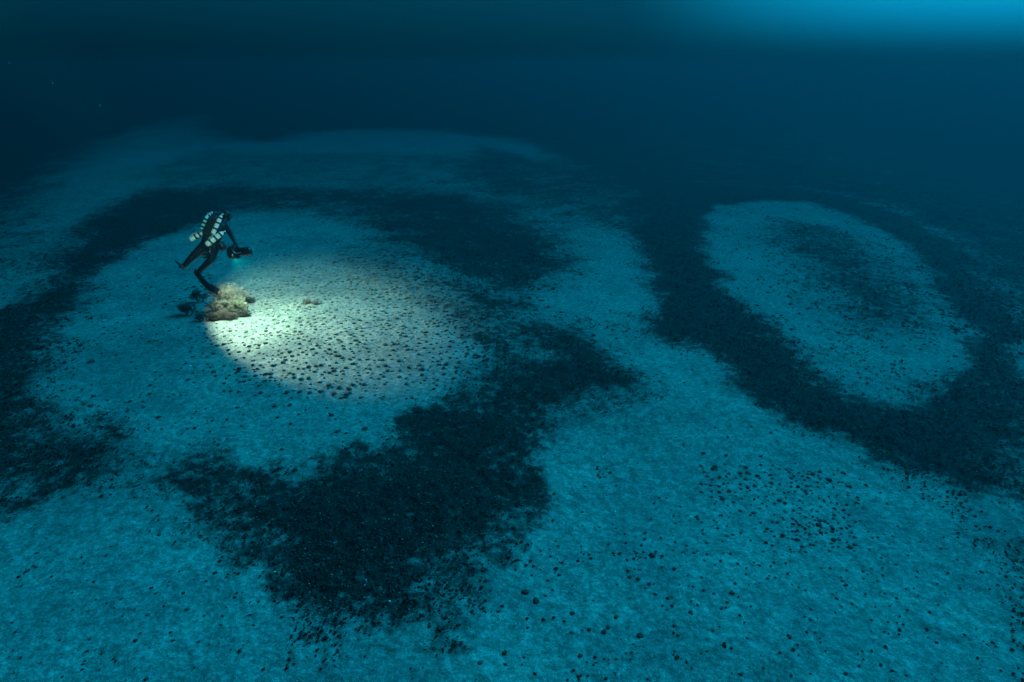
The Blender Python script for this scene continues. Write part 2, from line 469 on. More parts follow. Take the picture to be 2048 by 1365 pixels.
# ------------------------------------------------------------------ sea bed: one sheet out to where the water closes
def build_seabed():
    ang = list(np.radians(np.arange(-52, 52.001, .2)))
    rest = np.radians(np.arange(56, 304.1, 4.0)); ang += list(rest)
    ang = np.array(ang)
    dep = np.concatenate([np.arange(86, 62, -3.0), np.arange(62, 8, -.125), np.arange(8, 1.5, -.1), [1.4, 1.2, 1.0]])
    r = H_CAM / np.tan(np.radians(dep))
    A, Rr = np.meshgrid(ang, r)
    X = (np.sin(A) * Rr).ravel(); Y = (np.cos(A) * Rr).ravel()
    X = np.concatenate([[0.], X]); Y = np.concatenate([[0.], Y])
    cov = cover(X, Y)
    Z = base_height(X, Y)
    near = np.clip(1.4 - np.hypot(X, Y) / 40, 0, 1)
    Z = Z + (fbm(X * .35, Y * .35, 3, 71) - .5) * .22 * near
    Z = Z + (fbm(X * 2.2, Y * 2.2, 4, 51) - .5) * (.05 + .05 * cov) * near
    Z = Z + (fbm(X * 9, Y * 9, 2, 61) - .5) * (.018 + .05 * cov) * near
    na, nr = len(ang), len(r)
    i = np.arange(na); j = np.arange(nr - 1)
    I, J = np.meshgrid(i, j); I2 = (I + 1) % na
    q = np.stack([1 + J * na + I, 1 + J * na + I2, 1 + (J + 1) * na + I2, 1 + (J + 1) * na + I], -1).reshape(-1, 4)[:, ::-1]
    tri = np.stack([np.zeros(na, int), 1 + (i + 1) % na, 1 + i], -1)
    me = bpy.data.meshes.new('seabed')
    nv = len(X)
    me.vertices.add(nv)
    me.vertices.foreach_set('co', np.stack([X, Y, Z], -1).ravel())
    me.loops.add(q.size + tri.size)
    me.loops.foreach_set('vertex_index', np.concatenate([q.ravel(), tri.ravel()]))
    me.polygons.add(len(q) + len(tri))
    me.polygons.foreach_set('loop_start', np.concatenate([np.arange(len(q)) * 4, q.size + np.arange(len(tri)) * 3]))
    me.update(calc_edges=True); me.validate()
    at = me.attributes.new('algae_and_haze', 'FLOAT', 'POINT'); at.data.foreach_set('value', cov)
    o = link('seabed', me, M['seabed'])
    if me.polygons[10].normal.z < 0: me.flip_normals()
    tag(o, kind='structure')
    return o


seabed = build_seabed()


def surf(x, y):
    x = np.atleast_1d(np.asarray(x, float)); y = np.atleast_1d(np.asarray(y, float))
    near = np.clip(1.4 - np.hypot(x, y) / 40, 0, 1)
    return base_height(x, y) + (fbm(x * .35, y * .35, 3, 71) - .5) * .22 * near + (fbm(x * 2.2, y * 2.2, 4, 51) - .5) * .05 * near


# ------------------------------------------------------------------ loose rubble and shell grit (uncountable)
def scatter_mesh(name, pos, size, m, rng, flat=.6):
    n = len(pos)
    base = np.array([[1, 0, 0], [0, 1, 0], [-1, 0, 0], [0, -1, 0], [0, 0, 1], [0, 0, -1]], float)
    fa = np.array([[0, 1, 4], [1, 2, 4], [2, 3, 4], [3, 0, 4], [1, 0, 5], [2, 1, 5], [3, 2, 5], [0, 3, 5]])
    an = rng.uniform(0, 2 * np.pi, n); ca, sa = np.cos(an), np.sin(an)
    st = rng.uniform(.6, 1.6, (n, 2)); jit = rng.uniform(.7, 1.3, (n, 6, 3))
    v = base[None] * jit
    vx = v[:, :, 0] * st[:, None, 0] * size[:, None]; vy = v[:, :, 1] * st[:, None, 1] * size[:, None]; vz = v[:, :, 2] * flat * size[:, None]
    V = np.stack([vx * ca[:, None] - vy * sa[:, None] + pos[:, None, 0], vx * sa[:, None] + vy * ca[:, None] + pos[:, None, 1], vz + pos[:, None, 2]], -1).reshape(-1, 3)
    Fc = (fa[None] + 6 * np.arange(n)[:, None, None]).reshape(-1, 3)
    me = bpy.data.meshes.new(name)
    me.vertices.add(len(V)); me.vertices.foreach_set('co', V.ravel())
    me.loops.add(Fc.size); me.loops.foreach_set('vertex_index', Fc.ravel())
    me.polygons.add(len(Fc)); me.polygons.foreach_set('loop_start', np.arange(len(Fc)) * 3)
    me.update(calc_edges=True)
    return link(name, me, m)


def build_rubble():
    rng = np.random.default_rng(11)
    n = 260000
    px = rng.uniform(-40, 2088, n); py = rng.uniform(330, 1400, n)
    d = CF[None] + CR[None] * ((px - 1024) / FPX)[:, None] - CU[None] * ((py - 682.5) / FPX)[:, None]
    t = H_CAM / -d[:, 2]
    for _ in range(6):
        p = CO + d * t[:, None]
        t = (H_CAM - base_height(p[:, 0], p[:, 1])) / -d[:, 2]
    p = CO + d * t[:, None]
    c = cover(p[:, 0], p[:, 1])
    c2 = c + (fbm(p[:, 0] * 1.4, p[:, 1] * 1.4, 4, 91) - .5) * .9
    keep = rng.uniform(0, 1, n) < np.clip((c2 - .18) * .4, .004, .30)
    p = p[keep]; sz = rng.uniform(.010, .028, len(p)) * np.clip(np.hypot(p[:, 0], p[:, 1]) / 13, .8, 1.6)
    p[:, 2] = surf(p[:, 0], p[:, 1]) + sz * .3 + .012 * c[keep]
    o = scatter_mesh('weed_rubble', p, sz, M['pebble'], rng, .55)
    tag(o, 'loose dark weed rubble strewn over the dark rings of the sea bed', 'rubble', kind='stuff')
    n2 = 9000
    k = rng.choice(n, n2, replace=False)
    q = CO + d[k] * t[k][:, None]; ck = cover(q[:, 0], q[:, 1])
    kk = rng.uniform(0, 1, n2) < .25 + .5 * ck
    q = q[kk]; sz = rng.uniform(.005, .014, len(q)) * np.clip(np.hypot(q[:, 0], q[:, 1]) / 13, .8, 1.5)
    q[:, 2] = surf(q[:, 0], q[:, 1]) + .02 + .03 * ck[kk]
    o = scatter_mesh('shell_grit', q, sz, M['chip'], rng, .4)
    tag(o, 'pale shell grit sprinkled over the dark weed and sand', 'grit', kind='stuff')


build_rubble()


def build_snow():
    rng = np.random.default_rng(3)
    n = 1500
    px = rng.uniform(0, 2048, n); py = rng.uniform(0, 1365, n); z = rng.uniform(2.5, 15, n)
    p = CO + CF * z[:, None] + CR * (z * (px - 1024) / FPX)[:, None] - CU * (z * (py - 682) / FPX)[:, None]
    p = p[(p[:, 2] > .3) & (p[:, 2] < 7.0)]
    o = scatter_mesh('marine_snow', p, rng.uniform(.0010, .0022, len(p)) * np.clip(p[:, 1] / 8, .5, 1.3), M['chip'], rng, .8)
    tag(o, 'tiny pale specks drifting in the open water', 'particles', kind='stuff')


build_snow()

# ------------------------------------------------------------------ dark nodules lying on the sand
T6 = "712,62,16;735,150,14;860,145,8;905,190,12;905,295,13;835,312,9;1020,295,12;1135,300,10;1375,240,10;1395,122,12;1410,160,9;1432,85,11;1480,85,10;1575,150,13;1530,208,10;1540,268,12;1625,212,13;1692,212,11;1720,255,11;1805,242,12;1832,295,13;1335,340,15;1332,385,16;1308,435,15;1440,380,13;1540,405,13;1615,432,12;1660,365,9;1730,340,12;1728,310,9;1755,412,13;1862,400,15;1930,345,12;1160,490,17;1275,490,14;1382,508,25;1440,528,10;1522,472,10;1665,490,13;1755,498,13;1735,545,15;1848,545,13;1868,485,10;1915,490,14;1210,540,14;1215,620,17;1260,608,10;1293,612,12;1222,665,18;1283,675,22;1530,605,16;1612,560,9;1715,665,14;1622,650,7;1360,707,17;1332,740,16;1400,778,16;1140,715,12;1565,712,10;1628,722,9;1660,726,10;1555,762,9;1515,800,14;1730,750,10;1800,780,12;1920,785,18;1945,712,12;838,720,10;745,648,16;668,685,16;560,650,13;515,775,32;590,832,28;650,790,14;470,540,18;520,575,13;570,580,13;620,475,12;680,460,10;740,440,14;350,452,14;402,485,10;620,605,8;700,750,10;835,915,21;780,967,14;925,830,10;975,825,8;835,1045,18;950,1025,17;1050,1042,18;1080,1010,18;1130,943,20;1297,1065,28;1370,1040,8;1250,1120,8;1518,862,15;1450,860,12;1640,912,18;1530,1000,14;1553,1068,14;1790,1048,12;1835,1022,8;1855,885,11;1880,885,9;1870,1135,15;1915,1165,12;1710,1200,11;1548,1217,18;1650,1297,14;1135,1228,12;890,1200,20;935,1248,10;375,1183,22;210,1258,22;1120,1322,12;1985,1335,10;160,865,10;2020,1105,12"
T5 = "185,205,12;190,130,10;255,255,10;300,298,17;370,258,12;405,225,9;440,330,12;120,325,12;65,345,14;185,385,11;330,430,14;45,490,12;340,550,13;318,578,11;420,558,13;205,560,10;240,575,12;335,517,8;435,630,11;350,660,10;298,670,12;238,710,10;75,712,14;50,785,20;465,708,9;510,730,12;555,752,11;525,465,11;590,425,14;630,410,12;690,440,12;720,475,14;780,445,11;475,125,10;560,40,16;610,60,12;665,150,12;735,115,10;640,185,11;660,270,10;715,270,12;665,300,11;750,230,12;875,328,14;905,245,11;790,182,8;1075,55,13;1118,132,12;1205,40,9;1075,190,8;1100,230,7;1015,372,12;1275,360,9;1345,388,9;1390,268,10;1505,355,10;1490,425,12;1130,412,12;1160,395,9;995,460,13;1075,518,9;1415,540,10;1600,505,11;1660,515,8;725,600,13;835,610,10;800,660,10;950,580,9;950,610,11;950,662,10;980,630,7;1085,635,13;1085,582,9;1325,600,11;1318,640,12;830,712,18;740,772,10;770,805,14;873,835,13;965,765,10;1097,760,11;1155,755,8;1297,720,10;1325,775,11;1510,745,11;1460,685,11;595,825,11;590,882,10;530,882,9;548,940,11;585,960,13;180,880,10;135,990,9;10,885,11;560,1045,14;618,1048,14;650,1085,10;655,1115,13;465,1030,8;445,1095,11;495,1145,12;175,1065,10;150,1108,13;45,1165,11;690,1175,9;1003,1022,12;1125,1035,11;1195,1038,12;1225,968,13;1200,912,13;940,1170,12;910,1190,10;785,990,9;1452,1090,16;1395,1055,9;1487,1235,11;1518,1265,11;1065,1262,15;825,1322,14;1170,1310,13;1240,1335,13;1412,1320,14;1130,1310,9;265,1300,11;115,1335,10;530,1330,9;585,1335,10;455,1345,9;1440,1360,11;570,1190,9;245,1220,9;1745,1275,9;1840,1165,10"
T2 = "255,485,14;235,580,11;190,615,20;155,715,11;368,720,9;730,507,13;1065,757,12;1110,775,7;830,800,12;1012,912,16;1072,902,11;500,877,10;608,882,10;840,922,12;1278,875,16;1410,675,14;1620,765,12;1570,785,9;1524,918,12;1510,978,11;1732,983,13;1183,1088,15;1357,1095,14;1640,1157,20;995,1125,10;615,1077,12;410,1083,12;705,1167,18;580,1226,15;690,1245,8;685,1290,9;795,1230,13;925,1283,12;430,1337,14;1000,1345,17;860,1360,9;375,1365,10;97,1305,10;285,1240,12;535,1155,7;85,960,12;1145,1190,9;1915,1225,9;1025,345,11;1085,365,14;420,1185,8;90,1150,9;240,275,12;330,285,10"
T1 = "535,355,22;480,515,10;545,550,15;495,595,16;528,612,18;455,240,8;570,258,10;460,322,9;655,235,9;820,175,11;900,150,11;990,182,12;850,150,7;1045,235,8;905,235,9;1190,283,9;1220,345,14;1088,383,13;1105,480,14;1140,495,9;1060,410,8;942,450,13;912,475,11;883,507,14;878,552,13;760,590,14;728,595,10;825,552,9;988,573,10;1060,568,8;930,690,17;1100,762,13;1142,762,16;1030,730,8;1205,650,9;1245,718,11;1215,718,8;1390,638,14;1330,708,13;1280,848,12;1330,815,8;1312,540,12;1352,543,12;1398,545,12;1495,570,12;1520,515,15;1610,628,17;1697,622,14;1623,690,12;1700,725,12;1748,672,10;1788,645,10;1655,875,15;1637,980,20;1728,990,16;1880,950,16;1962,940,11;1940,678,17;1970,778,14;2025,788,10;1915,635,12;2010,640,10;1262,455,12;1435,458,14;1380,440,12;1235,405,10;1110,845,9;415,155,9;305,165,7;720,30,8;780,85,7;1045,165,9"
T3 = "900,107,18;1128,212,25;1095,157,14;938,228,15;1000,238,12;1005,158,8;1425,90,16;1355,190,12;1272,185,14;1232,115,10;1440,130,8;1160,308,14"
SP = []
for s, ox, oy, k in ((T6, 900, 965, .29297), (T5, 1448, 965, .29297), (T2, 0, 965, .29297), (T1, 0, 600, .34213), (T3, 400, 800, .29297)):
    for q in s.split(';'):
        x, y, r = map(float, q.split(','))
        SP.append((ox + x * k, oy + y * k, r * k * .78))


def density(x, y):
    """How thickly nodules lie around a photo position (0..1)."""
    d = 0.0
    for cx, cy, rx, ry, w in ((600, 590, 190, 60, 1.0), (640, 660, 190, 60, .8), (560, 720, 110, 50, .6), (790, 620, 150, 75, .85), (900, 690, 120, 70, .35),
                              (760, 560, 190, 45, .7), (700, 740, 130, 50, .4), (1000, 620, 100, 60, .35), (500, 690, 60, 40, .15),
                              (1560, 965, 130, 40, .62), (1640, 1060, 100, 55, .42), (1450, 960, 70, 60, .3), (240, 650, 120, 60, .10)):
        d = max(d, w * math.exp(-((x - cx) / rx) ** 2 - ((y - cy) / ry) ** 2))
    if 425 < x < 500 and 540 < y < 645: d = 0
    return d


R = random.Random(4)
grid = {}
def free(x, y, dist):
    gx, gy = int(x // 20), int(y // 20)
    for a in range(gx - 1, gx + 2):
        for b in range(gy - 1, gy + 2):
            for (u, v) in grid.get((a, b), ()):
                if (u - x) ** 2 + ((v - y) * 1.5) ** 2 < dist * dist: return False
    return True
for x, y, r in SP: grid.setdefault((int(x // 20), int(y // 20)), []).append((x, y))
for _ in range(26000):
    x, y = R.uniform(200, 1180), R.uniform(505, 800)
    if R.random() < .12: x, y = R.uniform(1400, 1740), R.uniform(900, 1110)
    if R.random() > density(x, y) ** 1.3: continue
    if not free(x, y, 6.5 + 8 * R.random() ** 2 if y < 900 else 6 + 9 * R.random() ** 2): continue
    g = math.hypot(*ground_at(x, y)[:2])
    SP.append((x, y, R.choice((.022, .027, .032, .038, .046) if y < 850 else (.016, .020, .024, .028, .034)) * R.uniform(.85, 1.2) * FPX / (g * .92 + 2.6)))
    grid.setdefault((int(x // 20), int(y // 20)), []).append((x, y))


def lump_mesh(name, seed, m, sub=2):
    bm = bmesh.new(); bmesh.ops.create_icosphere(bm, subdivisions=sub, radius=1.0)
    o = Vector((seed * 3.7, seed * 1.3, 0))
    for v in bm.verts:
        n = mnoise.fractal(v.co * 1.3 + o, 1.0, 2.0, 3) * .46 + mnoise.noise(v.co * 4.5 + o) * .16
        v.co *= 1 + n
        v.co.z *= .5
    me = bpy.data.meshes.new(name); bm.to_mesh(me); bm.free()
    me.polygons.foreach_set('use_smooth', [True] * len(me.polygons)); me.materials.append(m)
    return me


LUMPS = [lump_mesh('nodule', i + 1, M['nodule' if i < 7 else 'nodule_pale'], 3) for i in range(9)]
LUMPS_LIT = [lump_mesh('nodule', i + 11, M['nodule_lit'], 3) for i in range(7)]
NAMED = [  # the few that stand out: (photo x, y, label)
    (1305, 1114, 'biggest oval dark nodule on the bare sand right of the dark patch'),
    (1051, 1192, 'large black nodule, upper of the big pair beside the dark patch foot'),
    (1073, 1209, 'ragged large nodule, lower of the big pair beside the dark patch foot'),
    (1280, 1277, 'twin lobed black nodule low on the bare sand near the picture foot'),
    (1145, 1233, 'round black nodule alone on sand below the ragged big pair'),
    (1010, 1311, 'black nodule near the picture foot right of the dark patch tip'),
    (183, 721, 'biggest dark nodule on the blue sand left of the light pool'),
    (181, 809, 'round nodule at the left ring edge, lowest of three close together'),
    (730, 862, 'biggest dark nodule below the light pool, just above the dark patch'),
    (663, 832, 'round black nodule on blue sand straight under the light pool rim'),
    (56, 1145, 'wide dark nodule at the far left of the lower sand'),
    (480, 1304, 'lone wide nodule on sand left of the dark patch foot'),
    (206, 1307, 'dark round nodule at the foot of the lower left sand, top of its cluster'),
    (1873, 1284, 'large dark nodule low on the dim sand at the right'),
    (1760, 1335, 'dark nodule at the picture foot under the right sand'),
    (1691, 1174, 'big black nodule in the middle of the right foreground sand'),
    (1536, 1052, 'large nodule below the dense swarm beside the right ring'),
    (1463, 1195, 'large pale edged nodule on the brightest foreground sand'),
    (560, 937, 'dark nodule at the upper rim of the dark patch, on ragged sand'),
    (272, 836, 'wide dim nodule on blue sand above the mottled weed at left'),
]


def zone(x, y):
    if x < 640 and y > 1010: return ('small dark nodule on the blue sand at lower left', 'nodules on the lower left sand')
    if y > 965 and x < 1110: return ('small dark nodule on sand at the right edge of the dark patch', 'nodules beside the dark patch')
    if y > 890 and x >= 1380 and y < 1130: return ('small dark nodule of the swarm below the right hand ring', 'nodules below the right ring')
    if y > 890 and x >= 1480: return ('small dark nodule on the foreground sand at lower right', 'nodules on the lower right sand')
    if y > 890 and x >= 1100: return ('small dark nodule on bare sand between dark patch and swarm', 'nodules on the middle foreground sand')
    if x < 420: return ('small dark nodule on dim blue sand left of the light pool', 'nodules left of the light pool')
    if y > 800 - max(0, (640 - x)) * .75: return ('small dark nodule on blue sand just below the light pool', 'nodules below the light pool')
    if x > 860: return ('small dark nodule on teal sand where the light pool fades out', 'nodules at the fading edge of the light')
    if y < 600: return ('small olive nodule, coloured lighter as if lit, crowded on sand above the brightest light', 'nodules on the upper light pool')
    return ('small olive nodule, coloured lighter as if lit, on the bright sand inside the light pool', 'nodules in the light pool')


def build_nodules():
    rows = []
    for x, y, r in SP:
        g = ground_at(x, y)
        depth = float(np.dot(g - CO, CF))
        rows.append((x, y, r, g, r * depth / FPX))
    named = {}
    for nx, ny, lab in NAMED:
        i = min(range(len(rows)), key=lambda k: (rows[k][0] - nx) ** 2 + (rows[k][1] - ny) ** 2)
        named.setdefault(i, lab)
    order = sorted(range(len(rows)), key=lambda k: -rows[k][2] - (100 if k in named else 0))
    rest = []
    for c, i in enumerate(order):
        x, y, r, g, s = rows[i]
        lab, grp = zone(x, y)
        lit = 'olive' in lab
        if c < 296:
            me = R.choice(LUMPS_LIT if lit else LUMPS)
            o = bpy.data.objects.new('nodule', me); COL.objects.link(o)
            o.location = (g[0], g[1], float(surf(g[0], g[1])[0]) + s * .2)
            o.rotation_euler = (R.uniform(-.2, .2), R.uniform(-.2, .2), R.uniform(0, 6.28))
            o.scale = (s * R.uniform(.85, 1.15), s * R.uniform(.85, 1.15), s * R.uniform(.8, 1.1))
            if i in named: tag(o, named[i], 'nodule', 'nodules that stand out')
            else: tag(o, lab, 'nodule', grp)
        else:
            rest.append((g, s, lit))
    src = [lump_mesh('tmp', i + 31, M['nodule'], 2) for i in range(5)]
    for lit in (False, True):
        V, F, off = [], [], 0
        for g, s, l in rest:
            if l != lit: continue
            me = R.choice(src); n = len(me.vertices)
            co = np.empty(n * 3); me.vertices.foreach_get('co', co); co = co.reshape(-1, 3)
            a = R.uniform(0, 6.28); ca, sa = math.cos(a), math.sin(a)
            sx, sy = s * R.uniform(.8, 1.2), s * R.uniform(.8, 1.2)
            q = np.stack([co[:, 0] * sx * ca - co[:, 1] * sy * sa + g[0], co[:, 0] * sx * sa + co[:, 1] * sy * ca + g[1],
                          co[:, 2] * s + float(surf(g[0], g[1])[0]) + s * .14], -1)
            f = np.empty(len(me.polygons) * 3, int); me.polygons.foreach_get('vertices', f)
            V.append(q); F.append(f.reshape(-1, 3) + off); off += n
        if not V: continue
        V = np.concatenate(V); F = np.concatenate(F)
        me = bpy.data.meshes.new('nodule_swarm')
        me.vertices.add(len(V)); me.vertices.foreach_set('co', V.ravel())
        me.loops.add(F.size); me.loops.foreach_set('vertex_index', F.ravel())
        me.polygons.add(len(F)); me.polygons.foreach_set('loop_start', np.arange(len(F)) * 3)
        me.update(calc_edges=True)
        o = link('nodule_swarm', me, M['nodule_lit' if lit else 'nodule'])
        tag(o, 'dense swarm of tiny olive nodules, coloured lighter as if lit, all over the light pool' if lit else 'scattered tiny dark nodules on the dim blue sand around the light pool', 'nodules', kind='stuff')
    for me in src: bpy.data.meshes.remove(me)


build_nodules()


# ------------------------------------------------------------------ corals, sponge and rocks beside the light pool
def sea_fan(name, base, height, width, m, label, group=None, seed=0, lean=(0, 0), twig=.005, depth=6, spread=.82, thick=1.0):
    rr = random.Random(seed)
    t = thing(name, base, label, 'sea fan', group)
    bm_s, bm_b = bmesh.new(), bmesh.new()
    yaw = rr.uniform(-.5, .5)
    side = Vector((math.cos(yaw), math.sin(yaw), 0)); fwd = Vector((-math.sin(yaw), math.cos(yaw), 0))

    def grow(p, d, L, r, lev):
        n = 3
        pts = [p]; q = p.copy(); dd = d.copy()
        for _ in range(n):
            dd = (dd + Vector((rr.gauss(0, .13), rr.gauss(0, .13), rr.gauss(.07, .10)))).normalized()
            q = q + dd * (L / n); pts.append(q.copy())
        rad = [r * (1 - .35 * k / n) for k in range(n + 1)]
        add_tube(bm_s if lev >= depth - 1 else bm_b, pts, rad, 5 if lev > 2 else 3)
        if lev <= 0: return
        kids = 3 if lev != 2 else 2
        for k in range(kids):
            f = .35 + .65 * (k + 1) / kids
            i = min(n, max(1, int(round(f * n))))
            sgn = 1 if (k % 2) else -1
            off = side * sgn * spread * rr.uniform(.35, 1.1) + fwd * rr.gauss(0, .38) + Vector((0, 0, rr.uniform(-.1, .2)))
            nd = (dd + off).normalized()
            grow(pts[i].copy(), nd, L * rr.uniform(.55, 1.02), max(twig, r * .62), lev - 1)

    b = Vector(base)
    trunks = 5
    for k in range(trunks):
        d0 = (Vector((lean[0], lean[1], 1)) + side * (k - 2) * width / height * .42 + fwd * rr.gauss(0, .2)).normalized()
        grow(b + side * (k - 2) * .035 + fwd * rr.gauss(0, .05) + Vector((0, 0, -.02)), d0, height * .215, .013 * thick, depth)
    obj('stem', bm_s, M['stem'], t)
    obj('branches', bm_b, m, t)
    return t


def rock(name, base, size, m, label, cat, seed, tufts=0, flat=.7):
    t = thing(name, base, label, cat)
    bm = bmesh.new(); bmesh.ops.create_icosphere(bm, subdivisions=5, radius=1.0)
    o = Vector((seed * 5.1, seed * 2.3, seed))
    for v in bm.verts:
        n = mnoise.fractal(v.co * 1.6 + o, .8, 2.1, 6) * .50 + abs(mnoise.noise(v.co * 5 + o)) * .22 + mnoise.noise(v.co * 13 + o) * .07
        v.co *= 1 + n
        v.co = Vector((v.co.x * size[0], v.co.y * size[1], v.co.z * size[2])) + Vector(base) + Vector((0, 0, size[2] * .35))
    obj('boulder', bm, m, t)
    if tufts:
        rr = random.Random(seed); bm = bmesh.new()
        for _ in range(tufts):
            a, e = rr.uniform(0, 6.28), rr.uniform(.1, 1.4)
            d = Vector((math.cos(a) * math.cos(e), math.sin(a) * math.cos(e), math.sin(e)))
            p = Vector((d.x * size[0], d.y * size[1], d.z * size[2] + size[2] * .35)) * 1.0 + Vector(base)
            for _k in range(4):
                dd = (d + Vector((rr.gauss(0, .5), rr.gauss(0, .5), rr.gauss(.3, .4)))).normalized()
                L = rr.uniform(.03, .11)
                add_tube(bm, [p, p + dd * L * .5, p + dd * L + Vector((rr.gauss(0, .01), rr.gauss(0, .01), 0))], [.007, .006, .004], 3)
        obj('weed_tufts', bm, M['stem'], t)
    return t


def gpt(px, py):
    g = ground_at(px, py)
    return (g[0], g[1], float(surf(g[0], g[1])[0]))


sea_fan('sea_fan', gpt(464, 618), .90, .50, M['fan_white'], 'tall pale pinkish bushy sea fan at the top of the coral clump', 'sea fans of the coral clump', 3)
sea_fan('sea_fan', gpt(472, 628), .58, .44, M['fan_cream'], 'cream yellow spreading sea fan in the middle of the lit coral clump', 'sea fans of the coral clump', 8, thick=1.3, twig=.006)
sea_fan('sea_fan', gpt(444, 628), .50, .36, M['fan_white'], 'low greyish sea fan at the left lit edge of the coral clump', 'sea fans of the coral clump', 21, lean=(-.2, 0))
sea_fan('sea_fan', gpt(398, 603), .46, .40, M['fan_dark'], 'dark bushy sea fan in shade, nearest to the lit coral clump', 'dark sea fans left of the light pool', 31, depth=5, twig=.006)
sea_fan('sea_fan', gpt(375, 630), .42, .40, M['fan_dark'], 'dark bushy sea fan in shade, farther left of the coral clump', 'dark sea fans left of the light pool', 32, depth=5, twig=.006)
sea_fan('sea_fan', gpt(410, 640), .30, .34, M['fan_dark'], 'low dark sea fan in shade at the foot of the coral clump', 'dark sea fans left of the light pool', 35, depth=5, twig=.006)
rock('coral_rock', gpt(446, 637), (.19, .13, .085), M['rock'], 'brown encrusted rock under the coral clump, cut by the light edge', 'rock', 2, 700)
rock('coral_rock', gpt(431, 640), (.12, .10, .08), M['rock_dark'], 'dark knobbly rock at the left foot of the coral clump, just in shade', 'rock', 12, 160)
rock('coral_rock', gpt(465, 639), (.10, .08, .06), M['rock'], 'small brown knobbly rock in front of the cream sea fan', 'rock', 14, 140)
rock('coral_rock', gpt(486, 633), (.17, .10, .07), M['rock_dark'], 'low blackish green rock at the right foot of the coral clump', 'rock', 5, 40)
rock('coral_rock', gpt(497, 606), (.13, .10, .08), M['rock'], 'small grey brown rock right of the pale sea fan', 'rock', 7, 60)


def sponge():
    b = Vector(gpt(489, 627))
    t = thing('vase_sponge', b, 'lobed olive grey sponge with pale rim at right of the coral clump', 'sponge')
    bm = bmesh.new(); o = Vector((9, 4, 2))
    for c, r in (((0, 0, .12), (.11, .10, .15)), ((.05, .02, .22), (.085, .08, .10)), ((-.07, .0, .2), (.06, .06, .12))):
        vs = add_ball(bm, b + Vector(c), r, 3)
        for v in vs: v.co += (v.co - b).normalized() * mnoise.noise(v.co * 14 + o) * .02
    fuse('sponge_body', bm, .012, M['sponge'], t, 3)
    bm = bmesh.new()
    for c, r, ry in (((.03, -.05, .245), .07, .2), ((-.085, -.03, .29), .05, .4)):
        pts = [b + Vector(c) + Vector((math.cos(a) * r, math.sin(a) * r * .5, math.sin(a) * r * .8)) for a in np.linspace(.4, 4.6, 14)]
        add_tube(bm, pts, .016, 7)
    obj('sponge_rim', bm, M['sponge_rim'], t)


sponge()


def tuft():
    b = Vector(gpt(612, 612)); rr = random.Random(5)
    t = thing('red_anemone', b, 'small reddish tuft with grey plumes on the bright sand', 'anemone')
    bm = bmesh.new()
    for _ in range(90):
        d = Vector((rr.gauss(0, .6), rr.gauss(0, .6), rr.uniform(.3, 1))).normalized(); L = rr.uniform(.03, .07)
        add_tube(bm, [b, b + d * L * .6, b + d * L + Vector((0, 0, -.01))], [.009, .008, .004], 4)
    obj('tentacles', bm, M['red'], t)
    bm = bmesh.new()
    for _ in range(110):
        s = b + Vector((rr.gauss(.02, .05), .06 + rr.gauss(0, .03), 0)); d = Vector((rr.gauss(0, .3), rr.gauss(.1, .2), 1)).normalized()
        L = rr.uniform(.08, .19)
        add_tube(bm, [s, s + d * L * .6, s + d * L + Vector((rr.gauss(0, .02), 0, 0))], [.005, .004, .003], 3)
    obj('plumes', bm, M['grey'], t)
    b2 = Vector(gpt(632, 612)); t2 = thing('grey_plume', b2, 'thin grey plume of weed just right of the red tuft', 'weed')
    bm = bmesh.new()
    for _ in range(110):
        s = b2 + Vector((rr.gauss(0, .05), rr.gauss(0, .03), 0)); d = Vector((rr.gauss(0, .3), rr.gauss(.1, .2), 1)).normalized()
        L = rr.uniform(.06, .17)
        add_tube(bm, [s, s + d * L * .6, s + d * L + Vector((rr.gauss(0, .02), 0, 0))], [.005, .004, .003], 3)
    obj('fronds', bm, M['grey'], t2)


tuft()

for px, py, s, lab in ((445, 592, .028, 'white shell caught in the grey fan of the coral clump'), (443, 633, .025, 'white shell on the brown rock at the light edge'),
                       (953, 568, .035, 'bright white shell on the dark weed far behind the light pool'), (945, 581, .022, 'small curved shell just below the bright far shell'),
                       (384, 750, .028, 'tiny white shell on blue sand left below the light pool'), (1463, 852, .030, 'white shell on the right sand close to the ring edge'),
                       (550, 1150, .018, 'white fleck of shell at the left rim of the dark patch'), (1230, 1023, .020, 'white shell fleck on the middle foreground sand'),
                       (1382, 1034, .026, 'white shell among the nodule swarm below the right ring'), (780, 1209, .016, 'white shell fleck inside the foot of the dark patch')):
    g = gpt(px, py)
    bm = bmesh.new()
    for k in range(9):                                          # a ribbed half shell
        a = (k - 4) * .3
        add_tube(bm, [Vector((0, -s * .8, .2 * s)), Vector((math.sin(a) * s * .7, math.cos(a) * s * .3, .55 * s)), Vector((math.sin(a) * s * 1.1, math.cos(a) * s * .9, .1 * s))],
                 [s * .12, s * .2, s * .16], 5)
    o = obj('shell', bm, M['shell']); o.location = (g[0], g[1], g[2] + (.16 if px < 447 else .03)); o.rotation_euler = (0.3, 0, px)
    tag(o, lab, 'shell', 'white shells on the sea bed')

# ------------------------------------------------------------------ the diver
D0 = 15.8


def dp(cx, cy, dd=0.0):
    """Point at a position of the enlarged diver view, dd metres farther than the diver."""
    px, py = 320 + cx / 5.6875, 390 + cy / 5.6875
    z = D0 + dd
    return Vector(CO + CF * z + CR * (px - 1024) / FPX * z - CU * (py - 682.5) / FPX * z)


VX, VY, VZ = Vector(CR), Vector(CU), Vector(CF)             # right, up, away at the diver


